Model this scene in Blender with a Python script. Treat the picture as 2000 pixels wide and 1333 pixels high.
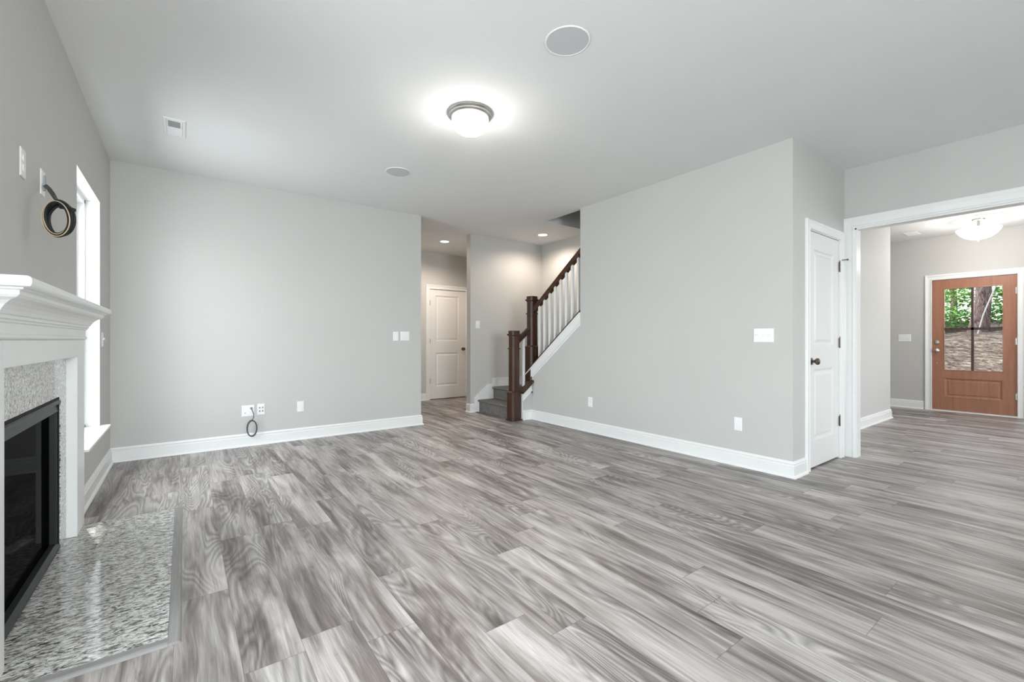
import bpy, math, random
from mathutils import Vector, Matrix

for o in list(bpy.data.objects):
    bpy.data.objects.remove(o)
SC = bpy.context.scene
COL = SC.collection
R = math.radians

# ------------------------------------------------------------------ camera
cam_d = bpy.data.cameras.new('camera')
cam = bpy.data.objects.new('camera', cam_d)
COL.objects.link(cam)
cam.location = (0, 0, 1.111)
cam.rotation_euler = (R(90), 0, R(-36.5))
cam_d.sensor_width = 36.0
cam_d.lens = 36.0 * 866.26 / 2000
cam_d.shift_y = -0.001
cam_d.clip_start = 0.02
SC.camera = cam

# ------------------------------------------------------------------ world, exposure, sun
world = bpy.data.worlds.new('world')
SC.world = world
world.use_nodes = True
wn = world.node_tree.nodes
wl = world.node_tree.links
sky = wn.new('ShaderNodeTexSky')
sky.sky_type = 'NISHITA'
sky.sun_disc = False
sky.sun_elevation = R(55)
sky.sun_rotation = R(20)
hs = wn.new('ShaderNodeHueSaturation')
hs.inputs['Saturation'].default_value = 0.35
wl.new(sky.outputs[0], hs.inputs['Color'])
wl.new(hs.outputs[0], wn['Background'].inputs['Color'])
wn['Background'].inputs['Strength'].default_value = 0.42

SC.view_settings.view_transform = 'Standard'
SC.view_settings.look = 'None'
SC.view_settings.gamma = 1.0
SC.view_settings.use_curve_mapping = False
SC.view_settings.exposure = 0.42


def add_light(name, kind, loc, energy, color=(1, 1, 1), size=None, size_y=None, rot=(0, 0, 0), spot=None, radius=None, spread=None):
    d = bpy.data.lights.new(name, kind)
    d.energy = energy
    d.color = color
    if kind == 'AREA':
        d.shape = 'RECTANGLE' if size_y else 'DISK'
        d.size = size
        if size_y:
            d.size_y = size_y
        if spread:
            d.spread = spread
    if kind == 'SPOT':
        d.spot_size = spot
        d.spot_blend = 0.6
    if radius is not None and kind in ('POINT', 'SPOT'):
        d.shadow_soft_size = radius
    o = bpy.data.objects.new(name, d)
    o.location = loc
    o.rotation_euler = rot
    COL.objects.link(o)
    return o


sun = add_light('sun', 'SUN', (12, 5, 12), 4.4, (1, .95, .9))
sun.data.angle = R(2)
sun.rotation_euler = Vector((0.12, -0.5, -0.85)).to_track_quat('-Z', 'Y').to_euler()

DAY = (0.87, 0.955, 1.0)
# daylight entering through the windows of the room (each lamp fills its own window opening)
WIN_REAR = [(0.50, 1.7, 1.45, 1.5), (2.9, 1.7, 1.45, 1.5)]      # x centre, width, z centre, height on the rear wall
for (x, w, z, hh), e in zip(WIN_REAR, (185, 5)):
    add_light('window_daylight', 'AREA', (x, -3.62, z), e, DAY, w, hh, (R(66), 0, 0))
add_light('window_daylight', 'AREA', (-1.05, 4.315, 1.45), 46, DAY, 0.95, 1.6, (R(64), 0, R(-90)))
add_light('window_daylight', 'AREA', (-1.0, 1.2, 1.45), 58, DAY, 0.9, 1.6, (R(64), 0, R(-90)))
add_light('window_daylight', 'AREA', (7.3, -2.0, 1.55), 62, (0.93, 0.97, 1.0), 1.7, 1.5, (R(62), 0, 0))

# ------------------------------------------------------------------ materials


def newmat(name):
    m = bpy.data.materials.new(name)
    m.use_nodes = True
    nt = m.node_tree
    return m, nt, nt.nodes['Principled BSDF']


def N(nt, t, **kw):
    n = nt.nodes.new(t)
    for k, v in kw.items():
        setattr(n, k, v)
    return n


def mth(nt, op, a, b=None, c=None):
    n = nt.nodes.new('ShaderNodeMath')
    n.operation = op
    for i, v in enumerate((a, b, c)):
        if v is None:
            continue
        if isinstance(v, (int, float)):
            n.inputs[i].default_value = v
        else:
            nt.links.new(v, n.inputs[i])
    return n.outputs[0]


def mixc(nt, fac, a, b, mode='MIX'):
    n = nt.nodes.new('ShaderNodeMix')
    n.data_type = 'RGBA'
    n.blend_type = mode
    ins = [n.inputs[0], n.inputs[6], n.inputs[7]]
    for s, v in zip(ins, (fac, a, b)):
        if isinstance(v, (int, float)):
            s.default_value = v
        elif isinstance(v, tuple):
            s.default_value = (*v, 1) if len(v) == 3 else v
        else:
            nt.links.new(v, s)
    return n.outputs[2]


def ramp(nt, src, stops):
    n = nt.nodes.new('ShaderNodeValToRGB')
    els = n.color_ramp.elements
    while len(els) < len(stops):
        els.new(0.5)
    for e, (p, c) in zip(els, stops):
        e.position = p
        e.color = (*c, 1) if isinstance(c, tuple) else (c, c, c, 1)
    nt.links.new(src, n.inputs[0])
    return n.outputs[0]


def coords(nt, scale=(1, 1, 1)):
    tc = N(nt, 'ShaderNodeTexCoord')
    mp = N(nt, 'ShaderNodeMapping')
    mp.inputs['Scale'].default_value = scale
    nt.links.new(tc.outputs['Object'], mp.inputs[0])
    return mp.outputs[0]


def noise(nt, vec, scale, detail=3, rough=.5, dist=0.0):
    n = N(nt, 'ShaderNodeTexNoise')
    n.inputs['Scale'].default_value = scale
    n.inputs['Detail'].default_value = detail
    n.inputs['Roughness'].default_value = rough
    n.inputs['Distortion'].default_value = dist
    nt.links.new(vec, n.inputs['Vector'])
    return n.outputs['Fac']


def bump(nt, bsdf, h, strength, dist=.01):
    b = N(nt, 'ShaderNodeBump')
    b.inputs['Strength'].default_value = strength
    b.inputs['Distance'].default_value = dist
    nt.links.new(h, b.inputs['Height'])
    nt.links.new(b.outputs[0], bsdf.inputs['Normal'])


def paint(name, col, rough=.6, bumpy=.0, spec=.5, scale=260, metallic=0.0, var=0.0):
    m, nt, b = newmat(name)
    b.inputs['Roughness'].default_value = rough
    b.inputs['Metallic'].default_value = metallic
    b.inputs['Specular IOR Level'].default_value = spec
    v = coords(nt)
    n = noise(nt, v, 2.2, 2)
    c = mixc(nt, n, tuple(x * (1 - .02 - var) for x in col), tuple(min(1, x * (1 + .02 + var)) for x in col))
    nt.links.new(c, b.inputs['Base Color'])
    if bumpy:
        bump(nt, b, noise(nt, v, scale, 2), bumpy, .002)
    return m


WALL = paint('greige_wall_paint', (0.565, 0.555, 0.53), .7, .12, .3)
CEIL = paint('white_ceiling_paint', (0.80, 0.80, 0.79), .85, .25, .2, 180)
TRIM = paint('white_trim_paint', (0.83, 0.83, 0.815), .32, 0, .5)
DOORW = paint('white_door_paint', (0.80, 0.79, 0.77), .38, .05, .5)
PLASTIC = paint('white_plastic', (0.85, 0.85, 0.84), .3)
GRILLE = paint('grey_speaker_grille', (0.60, 0.61, 0.615), .7, .5, .3, 900)
NICKEL = paint('brushed_nickel', (0.56, 0.54, 0.51), .32, 0, .5, metallic=1.0)
BRONZE = paint('dark_bronze', (0.16, 0.13, 0.11), .35, 0, .5, metallic=1.0)
BLACK = paint('black_metal', (0.016, 0.017, 0.019), .42, .0, .35)
SOOT = paint('soot_black', (0.006, 0.006, 0.006), .8)
DARKSLOT = paint('dark_slot', (0.05, 0.05, 0.05), .7)
CABLEK = paint('black_cable', (0.012, 0.012, 0.013), .4)
CABLEG = paint('grey_cable', (0.07, 0.085, 0.11), .4)
CABLEY = paint('tan_cable', (0.62, 0.50, 0.33), .5)
DUCT = paint('grey_duct', (0.33, 0.34, 0.34), .6)


def floor_material():
    m, nt, b = newmat('grey_oak_planks')
    L = nt.links
    tc = N(nt, 'ShaderNodeTexCoord')
    sp = N(nt, 'ShaderNodeSeparateXYZ')
    L.new(tc.outputs['Object'], sp.inputs[0])
    X, Y = sp.outputs[0], sp.outputs[1]
    PW, PL = .19, 1.22
    xs = mth(nt, 'DIVIDE', mth(nt, 'ADD', X, 20 * PW - .16), PW)
    row = mth(nt, 'FLOOR', xs)
    fx = mth(nt, 'FRACT', xs)
    wnr = N(nt, 'ShaderNodeTexWhiteNoise', noise_dimensions='1D')
    L.new(row, wnr.inputs['W'])
    off = mth(nt, 'MULTIPLY', wnr.outputs['Value'], PL * 3)
    ys = mth(nt, 'DIVIDE', mth(nt, 'ADD', mth(nt, 'ADD', Y, 30), off), PL)
    col = mth(nt, 'FLOOR', ys)
    fy = mth(nt, 'FRACT', ys)
    cb = N(nt, 'ShaderNodeCombineXYZ')
    L.new(row, cb.inputs[0])
    L.new(col, cb.inputs[1])
    wnp = N(nt, 'ShaderNodeTexWhiteNoise', noise_dimensions='3D')
    L.new(cb.outputs[0], wnp.inputs['Vector'])
    pid = wnp.outputs['Value']
    pz = mth(nt, 'MULTIPLY', pid, 37.0)

    c0 = N(nt, 'ShaderNodeCombineXYZ')
    L.new(mth(nt, 'MULTIPLY', X, 4.5), c0.inputs[0])
    L.new(mth(nt, 'MULTIPLY', Y, 1.5), c0.inputs[1])
    L.new(pz, c0.inputs[2])
    XW = mth(nt, 'ADD', X, mth(nt, 'MULTIPLY', mth(nt, 'SUBTRACT', noise(nt, c0.outputs[0], 1.0, 2, .5), .5), .045))

    def vec(sx, sy):
        c = N(nt, 'ShaderNodeCombineXYZ')
        L.new(mth(nt, 'MULTIPLY', XW, sx), c.inputs[0])
        L.new(mth(nt, 'MULTIPLY', Y, sy), c.inputs[1])
        L.new(pz, c.inputs[2])
        return c.outputs[0]
    broad = noise(nt, vec(6.5, .95), 1.0, 4, .55, .8)
    streak = noise(nt, vec(22, 1.5), 1.0, 4, .6, .5)
    fine = noise(nt, vec(160, 5), 1.0, 3, .6)
    knot = noise(nt, vec(5.0, .75), 1.0, 2, .4, .6)
    rings = mth(nt, 'ABSOLUTE', mth(nt, 'SUBTRACT', mth(nt, 'FRACT', mth(nt, 'MULTIPLY', knot, 24.0)), .5))
    rings = mth(nt, 'MULTIPLY', rings, 2.0)
    zone = ramp(nt, noise(nt, vec(3.5, .9), 1.0, 2, .5), [(.40, 0.0), (.56, 1.0)])
    med = noise(nt, vec(70, 2.6), 1.0, 4, .65, .4)
    t = mth(nt, 'ADD', mth(nt, 'ADD', mth(nt, 'MULTIPLY', broad, .47), mth(nt, 'MULTIPLY', streak, .35)), mth(nt, 'MULTIPLY', med, .18))
    base = ramp(nt, t, [(.345, (0.090, 0.073, 0.066)), (.435, (0.205, 0.175, 0.161)), (.50, (0.345, 0.310, 0.290)), (.59, (0.50, 0.462, 0.438))])
    rmod = mth(nt, 'SUBTRACT', 1.0, mth(nt, 'MULTIPLY', mth(nt, 'MULTIPLY', mth(nt, 'SUBTRACT', 1.0, rings), zone), .50))
    fmod = mth(nt, 'ADD', .62, mth(nt, 'MULTIPLY', fine, .80))
    pmod = mth(nt, 'ADD', .91, mth(nt, 'MULTIPLY', pid, .24))
    tot = mth(nt, 'MULTIPLY', mth(nt, 'MULTIPLY', rmod, fmod), pmod)
    cc = N(nt, 'ShaderNodeCombineXYZ')
    for i in range(3):
        L.new(tot, cc.inputs[i])
    colr = mixc(nt, 1.0, base, cc.outputs[0], 'MULTIPLY')
    knots = ramp(nt, noise(nt, vec(9, 2.4), 1.0, 3, .6, 1.2), [(.66, 0.0), (.76, .6)])
    colr = mixc(nt, knots, colr, (0.075, 0.060, 0.052))
    # seams
    ex = mth(nt, 'MINIMUM', fx, mth(nt, 'SUBTRACT', 1.0, fx))
    ey = mth(nt, 'MINIMUM', fy, mth(nt, 'SUBTRACT', 1.0, fy))
    s1 = mth(nt, 'LESS_THAN', mth(nt, 'MULTIPLY', ex, PW), .0009)
    s2 = mth(nt, 'LESS_THAN', mth(nt, 'MULTIPLY', ey, PL), .0013)
    seam = mth(nt, 'MULTIPLY', mth(nt, 'MAXIMUM', s1, s2), .6)
    colr = mixc(nt, seam, colr, (0.09, 0.08, 0.075))
    L.new(colr, b.inputs['Base Color'])
    rg = mth(nt, 'ADD', .33, mth(nt, 'MULTIPLY', streak, .14))
    L.new(rg, b.inputs['Roughness'])
    b.inputs['Specular IOR Level'].default_value = .55
    hgt = mth(nt, 'SUBTRACT', mth(nt, 'MULTIPLY', fine, .35), mth(nt, 'MULTIPLY', seam, 1.0))
    bump(nt, b, hgt, .25, .002)
    return m


FLOOR = floor_material()


def wood(name, dark, light, rough=.35, axis=2, sc=1.0, rings=True):
    m, nt, b = newmat(name)
    s = [22 * sc, 22 * sc, 22 * sc]
    s[axis] = 1.6 * sc
    v = coords(nt, tuple(s))
    n1 = noise(nt, v, 1.0, 4, .6, .6)
    n2 = noise(nt, v, 6.0, 3, .6)
    t = mth(nt, 'ADD', mth(nt, 'MULTIPLY', n1, .7), mth(nt, 'MULTIPLY', n2, .3))
    c = ramp(nt, t, [(.35, dark), (.65, light)])
    nt.links.new(c, b.inputs['Base Color'])
    b.inputs['Roughness'].default_value = rough
    return m


WALNUT = wood('dark_walnut_stain', (0.024, 0.010, 0.006), (0.085, 0.036, 0.021), .38)
WALNUT_Y = wood('dark_walnut_stain_rail', (0.030, 0.012, 0.007), (0.11, 0.045, 0.025), .3, axis=1)
FIRWOOD = wood('stained_entry_door', (0.30, 0.125, 0.070), (0.40, 0.185, 0.110), .42, sc=.6)
STRIPW = wood('grey_oak_edging', (0.20, 0.19, 0.18), (0.36, 0.35, 0.34), .4, axis=1, sc=.6)
STRIPX = wood('grey_oak_edging_cross', (0.20, 0.19, 0.18), (0.36, 0.35, 0.34), .4, axis=0, sc=.6)


def granite():
    m, nt, b = newmat('speckled_granite')
    v = coords(nt, (1, 1, 1))
    v2 = coords(nt, (.55, 1.5, 1.5))
    n1 = noise(nt, v2, 60, 3, .6, 1.2)
    n2 = noise(nt, v, 210, 2, .5)
    n3 = noise(nt, v2, 42, 3, .6, .6)
    c = ramp(nt, n1, [(.38, (0.06, 0.055, 0.05)), (.45, (0.30, 0.285, 0.26)), (.52, (0.64, 0.635, 0.61)), (.64, (0.84, 0.85, 0.82))])
    brown = ramp(nt, n3, [(.5, 0.0), (.66, .55)])
    c = mixc(nt, brown, c, (0.40, 0.34, 0.28))
    dk = ramp(nt, n2, [(.60, 0.0), (.70, .75)])
    c = mixc(nt, dk, c, (0.12, 0.11, 0.10))
    nt.links.new(c, b.inputs['Base Color'])
    b.inputs['Roughness'].default_value = .07
    return m


GRANITE = granite()


def carpet():
    m, nt, b = newmat('grey_brown_carpet')
    v = coords(nt)
    n1 = noise(nt, v, 320, 3, .7)
    n2 = noise(nt, v, 30, 3, .6)
    t = mth(nt, 'ADD', mth(nt, 'MULTIPLY', n1, .7), mth(nt, 'MULTIPLY', n2, .3))
    c = ramp(nt, t, [(.35, (0.13, 0.12, 0.115)), (.65, (0.37, 0.35, 0.33))])
    nt.links.new(c, b.inputs['Base Color'])
    b.inputs['Roughness'].default_value = 1.0
    b.inputs['Specular IOR Level'].default_value = .1
    bump(nt, b, n1, .9, .01)
    return m


CARPET = carpet()


def glass(name, tint=(1, 1, 1), refl=1.0):
    m = bpy.data.materials.new(name)
    m.use_nodes = True
    nt = m.node_tree
    for n in list(nt.nodes):
        nt.nodes.remove(n)
    out = N(nt, 'ShaderNodeOutputMaterial')
    tr = N(nt, 'ShaderNodeBsdfTransparent')
    tr.inputs[0].default_value = (*tint, 1)
    gl = N(nt, 'ShaderNodeBsdfGlossy')
    gl.inputs['Roughness'].default_value = .01
    gl.inputs['Color'].default_value = (refl, refl, refl, 1)
    fr = N(nt, 'ShaderNodeFresnel')
    fr.inputs[0].default_value = 1.25
    mx = N(nt, 'ShaderNodeMixShader')
    nt.links.new(fr.outputs[0], mx.inputs[0])
    nt.links.new(tr.outputs[0], mx.inputs[1])
    nt.links.new(gl.outputs[0], mx.inputs[2])
    nt.links.new(mx.outputs[0], out.inputs[0])
    return m


GLASS = glass('clear_glass')
FIREGLASS = glass('dark_fire_glass', (.10, .10, .11), .12)


def emis(name, col, st, base=(.9, .9, .88)):
    m, nt, b = newmat(name)
    b.inputs['Base Color'].default_value = (*base, 1)
    b.inputs['Emission Color'].default_value = (*col, 1)
    b.inputs['Emission Strength'].default_value = st
    b.inputs['Roughness'].default_value = .3
    return m


GLOBE = emis('lit_frosted_globe', (1, .985, .95), 4.0)
BOWL = emis('lit_alabaster_bowl', (1, .97, .91), 1.5)
CANLENS = emis('lit_can_lens', (1, .95, .86), 3.5)

# ------------------------------------------------------------------ mesh helpers


class MB:
    def __init__(s):
        s.v = []
        s.f = []
        s.sm = []

    def add(s, vs, fs, smooth=False):
        o = len(s.v)
        s.v += [tuple(p) for p in vs]
        for f in fs:
            s.f.append(tuple(i + o for i in f))
            s.sm.append(smooth)
        return s

    def box(s, x0, x1, y0, y1, z0, z1):
        x0, x1 = min(x0, x1), max(x0, x1)
        y0, y1 = min(y0, y1), max(y0, y1)
        z0, z1 = min(z0, z1), max(z0, z1)
        vs = [(x0, y0, z0), (x1, y0, z0), (x1, y1, z0), (x0, y1, z0), (x0, y0, z1), (x1, y0, z1), (x1, y1, z1), (x0, y1, z1)]
        return s.add(vs, [(0, 3, 2, 1), (4, 5, 6, 7), (0, 1, 5, 4), (1, 2, 6, 5), (2, 3, 7, 6), (3, 0, 4, 7)])

    def prism(s, poly, f0, f1, mp, smooth=False):
        """poly of 2D points extruded between f0 and f1 along the third axis; mp(a,b,c) -> xyz"""
        n = len(poly)
        vs = [mp(a, b, f0) for a, b in poly] + [mp(a, b, f1) for a, b in poly]
        s.add(vs, [tuple(range(n))[::-1], tuple(range(n, 2 * n))])
        s.add(vs, [(i, (i + 1) % n, (i + 1) % n + n, i + n) for i in range(n)], smooth)
        return s

    def lathe(s, prof, c, seg=32, axis='Z', phase=0, smooth=True):
        cx, cy, cz = c
        vs = []
        for r, h in prof:
            for i in range(seg):
                a = 2 * math.pi * i / seg + phase
                p, q = r * math.cos(a), r * math.sin(a)
                if axis == 'Z':
                    vs.append((cx + p, cy + q, cz + h))
                elif axis == 'Y':
                    vs.append((cx + p, cy + h, cz + q))
                else:
                    vs.append((cx + h, cy + p, cz + q))
        fs = []
        for k in range(len(prof) - 1):
            for i in range(seg):
                j = (i + 1) % seg
                fs.append((k * seg + i, k * seg + j, (k + 1) * seg + j, (k + 1) * seg + i))
        s.add(vs, fs, smooth)
        m = (len(prof) - 1) * seg
        s.add(vs, [tuple(range(seg))[::-1], tuple(m + i for i in range(seg))])
        return s

    def tube(s, pts, r, seg=10):
        pts = [Vector(p) for p in pts]
        vs = []
        up = Vector((0, 0, 1))
        n0 = None
        for i, p in enumerate(pts):
            t = (pts[min(i + 1, len(pts) - 1)] - pts[max(i - 1, 0)])
            t.normalize()
            if n0 is None:
                n0 = t.cross(up)
                if n0.length < .1:
                    n0 = t.cross(Vector((1, 0, 0)))
            n0 = (n0 - t * n0.dot(t))
            n0.normalize()
            b0 = t.cross(n0)
            for k in range(seg):
                a = 2 * math.pi * k / seg
                vs.append(p + (n0 * math.cos(a) + b0 * math.sin(a)) * r)
        fs = []
        for i in range(len(pts) - 1):
            for k in range(seg):
                j = (k + 1) % seg
                fs.append((i * seg + k, i * seg + j, (i + 1) * seg + j, (i + 1) * seg + k))
        s.add(vs, fs, True)
        m = (len(pts) - 1) * seg
        s.add(vs, [tuple(range(seg))[::-1], tuple(m + k for k in range(seg))])
        return s

    def sweep(s, path, prof, mp, closed=False, fill_end=True):
        """sweep a profile of (a, b) along a 2D path; a is offset to the left of travel, b the third axis; mitred corners"""
        n = len(path)
        P = [Vector(p) for p in path]
        rings = []
        for i in range(n):
            if closed:
                d0 = (P[i] - P[i - 1]).normalized()
                d1 = (P[(i + 1) % n] - P[i]).normalized()
            else:
                d0 = (P[i] - P[i - 1]).normalized() if i else None
                d1 = (P[i + 1] - P[i]).normalized() if i < n - 1 else None
                d0 = d0 or d1
                d1 = d1 or d0
            n0 = Vector((-d0.y, d0.x))
            n1 = Vector((-d1.y, d1.x))
            mv = n0 + n1
            mv = mv / max(.2, mv.dot(n0)) if mv.length > 1e-6 else n0
            rings.append([(P[i].x + mv.x * a, P[i].y + mv.y * a, b) for a, b in prof])
        k = len(prof)
        vs = [mp(*p) for r in rings for p in r]
        fs = []
        for i in range(n if closed else n - 1):
            j = (i + 1) % n
            for q in range(k):
                w = (q + 1) % k
                fs.append((i * k + q, i * k + w, j * k + w, j * k + q))
        s.add(vs, fs)
        if not closed and fill_end:
            s.add(vs, [tuple(range(k)), tuple((n - 1) * k + q for q in range(k))[::-1]])
        return s

    def build(s, name, mat, parent=None, bevel=0, loc=None, angle=35):
        me = bpy.data.meshes.new(name)
        vs = s.v
        if loc:
            vs = [(x - loc[0], y - loc[1], z - loc[2]) for x, y, z in vs]
        me.from_pydata(vs, [], s.f)
        me.polygons.foreach_set('use_smooth', s.sm)
        import bmesh
        bm = bmesh.new()
        bm.from_mesh(me)
        bmesh.ops.remove_doubles(bm, verts=bm.verts, dist=1e-6)
        bmesh.ops.recalc_face_normals(bm, faces=bm.faces)
        bm.to_mesh(me)
        bm.free()
        if any(s.sm):
            me.set_sharp_from_angle(angle=R(angle))
        me.materials.append(mat)
        o = bpy.data.objects.new(name, me)
        COL.objects.link(o)
        if loc:
            o.location = loc
        if parent:
            o.parent = parent
            if loc and parent.location.length > 0:
                o.location = Vector(loc) - parent.location
            elif parent.location.length > 0:
                o.location = -Vector(parent.location)
        if bevel:
            md = o.modifiers.new('bevel', 'BEVEL')
            md.width = bevel
            md.segments = 2
            md.limit_method = 'ANGLE'
            md.angle_limit = R(40)
        return o


def tag(o, label=None, cat=None, group=None, kind=None):
    if label:
        o['label'] = label
    if cat:
        o['category'] = cat
    if group:
        o['group'] = group
    if kind:
        o['kind'] = kind
    return o


def empty(name, loc=(0, 0, 0), **kw):
    o = bpy.data.objects.new(name, None)
    o.empty_display_size = .1
    o.location = loc
    COL.objects.link(o)
    return tag(o, **kw)


def struct(mb, name, mat, label, cat, bevel=0):
    return tag(mb.build(name, mat, bevel=bevel), label, cat, kind='structure')


def mpX(x):   # plane normal along x: (a,b,c) -> (c offset + x, a, b)
    return lambda a, b, c: (x + c, a, b)


def wall_grid(mb, axis, p0, p1, s0, s1, t0, t1, holes):
    """slab between p0 and p1 on axis ('X' or 'Y'), spanning s (other horizontal axis) and t (z), with rectangular holes"""
    S = sorted({s0, s1, *[v for h in holes for v in h[:2] if s0 < v < s1]})
    T = sorted({t0, t1, *[v for h in holes for v in h[2:] if t0 < v < t1]})

    def solid(i, j):
        if not (0 <= i < len(S) - 1 and 0 <= j < len(T) - 1):
            return False
        a, b = (S[i] + S[i + 1]) / 2, (T[j] + T[j + 1]) / 2
        return not any(h[0] < a < h[1] and h[2] < b < h[3] for h in holes)

    def P(s_, t_, p):
        return (p, s_, t_) if axis == 'X' else ((s_, p, t_) if axis == 'Y' else (s_, t_, p))
    for i in range(len(S) - 1):
        for j in range(len(T) - 1):
            if not solid(i, j):
                continue
            a, b, c, d = S[i], S[i + 1], T[j], T[j + 1]
            for p in (p0, p1):
                mb.add([P(a, c, p), P(b, c, p), P(b, d, p), P(a, d, p)], [(0, 1, 2, 3)])
            for (di, dj, q) in ((-1, 0, ((a, c), (a, d))), (1, 0, ((b, c), (b, d))), (0, -1, ((a, c), (b, c))), (0, 1, ((a, d), (b, d)))):
                if not solid(i + di, j + dj):
                    (u0, v0), (u1, v1) = q
                    mb.add([P(u0, v0, p0), P(u1, v1, p0), P(u1, v1, p1), P(u0, v0, p1)], [(0, 1, 2, 3)])
    return mb


# ------------------------------------------------------------------ dimensions
H = 2.74
XL, YB, XB = -.537, 5.39, 2.503
XR, YN, XO, XD, YD, XE, YF = 3.939, 1.524, 5.095, 9.544, 5.84, 4.96, 7.5
YR = -3.4          # rear wall of the room, behind the camera
YFULL, YK = 3.905, 4.975   # right wall: end of full height, end of the low part under the stair rail
YL0 = 4.865        # camera-side face of the short low wall beside the two steps
T = .11

# ------------------------------------------------------------------ floor, ceiling
struct(MB().box(XL - .2, XD + .25, YR - .2, YF + .2, -.2, 0), 'floor', FLOOR, 'grey wood-look plank floor running through all the rooms', 'floor')
mb = MB()
wall_grid(mb, 'Z', H, H + .3, XL - .2, XD + .25, YR - .2, YF + .2, [(3.995, XE, 1.75, 4.625)])
struct(mb, 'ceiling', CEIL, 'smooth white ceiling with an opening above the stair', 'ceiling')

# ------------------------------------------------------------------ walls
WY0, WY1, WZ0, WZ1 = 3.84, 4.795, .41, 2.21
mb = MB()
wall_grid(mb, 'X', XL - .17, XL, YR, YB + T, 0, H, [(WY0, WY1, WZ0, WZ1), (.72, 1.68, WZ0, WZ1), (2.33, 3.30, 0, .815)])
struct(mb, 'wall_left', WALL, 'greige wall on the left holding the fireplace and tall window', 'wall')
struct(MB().box(XL, XB, YB, YB + T, 0, H), 'wall_back', WALL, 'broad greige back wall facing the camera, left of the hallway', 'wall')
mb = MB()
wall_grid(mb, 'Y', YR - .15, YR, XL - .17, XO + T, 0, H, [(x - w / 2, x + w / 2, z - hh / 2, z + hh / 2) for x, w, z, hh in WIN_REAR])
struct(mb, 'wall_rear', WALL, 'greige wall behind the camera with two wide windows', 'wall')
mb = MB()
zs = lambda y: .641 + .763 * (4.968 - y) - .155     # top of the low wall under the stair rail
mb.prism([(YN, 0), (YK, 0), (YK, zs(YK)), (YFULL, zs(YFULL)), (YFULL, H), (YN, H)], XR, XR + T, lambda a, b, c: (c, a, b))
struct(mb, 'wall_right', WALL, 'greige wall right of the stair, ending in a slope below the stair rail', 'wall')
mb = MB()
CX0, CX1, CZ = 4.243, 4.975, 2.06
wall_grid(mb, 'Y', YN, YN + T, XR + T, XO, 0, H, [(CX0, CX1, 0, CZ)])
struct(mb, 'wall_closet', WALL, 'narrow greige wall holding the white closet door', 'wall')
mb = MB()
OY0, OY1, OZ = -.9, 1.44, 2.165
wall_grid(mb, 'X', XO, XO + T, YR, 1.876, 0, H, [(OY0, OY1, 0, OZ)])
struct(mb, 'wall_opening', WALL, 'greige wall above and beside the wide cased opening to the entry', 'wall')
struct(MB().box(XO + T, 8.1, 1.876, 1.986, 0, H), 'wall_entry_left', WALL, 'pale wall seen through the cased opening, left of the entry', 'wall')
mb = MB()
DY0, DY1, DZ = .785, 1.705, 2.065
wall_grid(mb, 'X', XD, XD + .16, -1.6, 3.5, 0, H, [(DY0, DY1, 0, DZ)])
struct(mb, 'wall_entry', WALL, 'greige wall around the brown front door', 'wall')
mb = MB()
wall_grid(mb, 'Y', -1.7, -1.6, XO + T, XD + .16, 0, H, [(6.4, 8.2, .65, 2.25)])
struct(mb, 'wall_entry_near', WALL, 'entry wall on the near side with a window, out of the picture', 'wall')
struct(MB().box(8.0, XD, 3.5, 3.6, 0, H), 'wall_entry_far', WALL, 'wall closing the passage beyond the entry', 'wall')
struct(MB().box(8.0, 8.1, 1.986, 3.5, 0, H), 'wall_entry_passage', WALL, 'side wall of the passage beyond the entry', 'wall')
XDl = 3.53
struct(MB().box(XDl, XE, YD, YD + T, 0, H), 'wall_stair_back', WALL, 'taupe wall behind the two carpeted steps', 'wall')
struct(MB().box(XE, XE + T, YN + T, YF, 0, 5.3), 'wall_stair_right', WALL, 'taupe side wall of the stairwell seen past the balusters', 'wall')
HX0, HX1 = 3.645, 4.44
mb = MB()
wall_grid(mb, 'Y', YF, YF + T, XB - T, XE + T, 0, H, [(HX0, HX1, 0, 2.065)])
struct(mb, 'wall_hall', WALL, 'taupe wall around the white door at the end of the hallway', 'wall')
struct(MB().box(XB - T, XB, YB + T, YF, 0, H), 'wall_hall_left', WALL, 'hidden left side wall of the hallway', 'wall')
struct(MB().box(XB - T, XE + T, YF + T, YF + T + .1, 0, H), 'light_block_hall', WALL, 'unseen panel added behind the hallway door to block outside light', 'wall')  # added out of sight, stops sky light leaking in under the door
# short low wall beside the steps, from the first newel post to the corner
mb = MB()
zl = lambda x: .55 - .80 * (XR + .02 - x)
mb.prism([(3.70, 0), (XR, 0), (XR, zl(XR) - .02), (3.70, zl(3.70) - .02)], YL0, YK, lambda a, b, c: (a, c, b))
struct(mb, 'wall_step_side', WALL, 'small low wall with a sloped top beside the two carpeted steps', 'wall')
# upstairs shaft above the ceiling opening
mb = MB()
mb.box(3.88, 3.99, 1.64, 4.73, H + .3, 5.3)
mb.box(3.88, XE, 4.63, 4.74, H + .3, 5.3)
mb.box(3.88, XE, 1.64, 1.745, H + .3, 5.3)
mb.box(3.88, XE + T, 1.64, 4.74, 5.3, 5.4)
struct(mb, 'wall_upstairs', WALL, 'dim upper stairwell walls seen through the triangular ceiling opening', 'wall')

# ------------------------------------------------------------------ baseboards
BP = [(0, 0), (.030, 0), (.029, .008), (.024, .015), (.016, .019), (.016, .094), (.010, .099), (.010, .106), (.0145, .110), (.0145, .115), (.007, .121), (.006, .128), (0, .131)]


def base(name, path, label):
    mb = MB()
    mb.sweep(path, BP, lambda a, b, c: (a, b, c))
    return tag(mb.build(name, TRIM, angle=25), label, 'baseboard', kind='structure')


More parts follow.
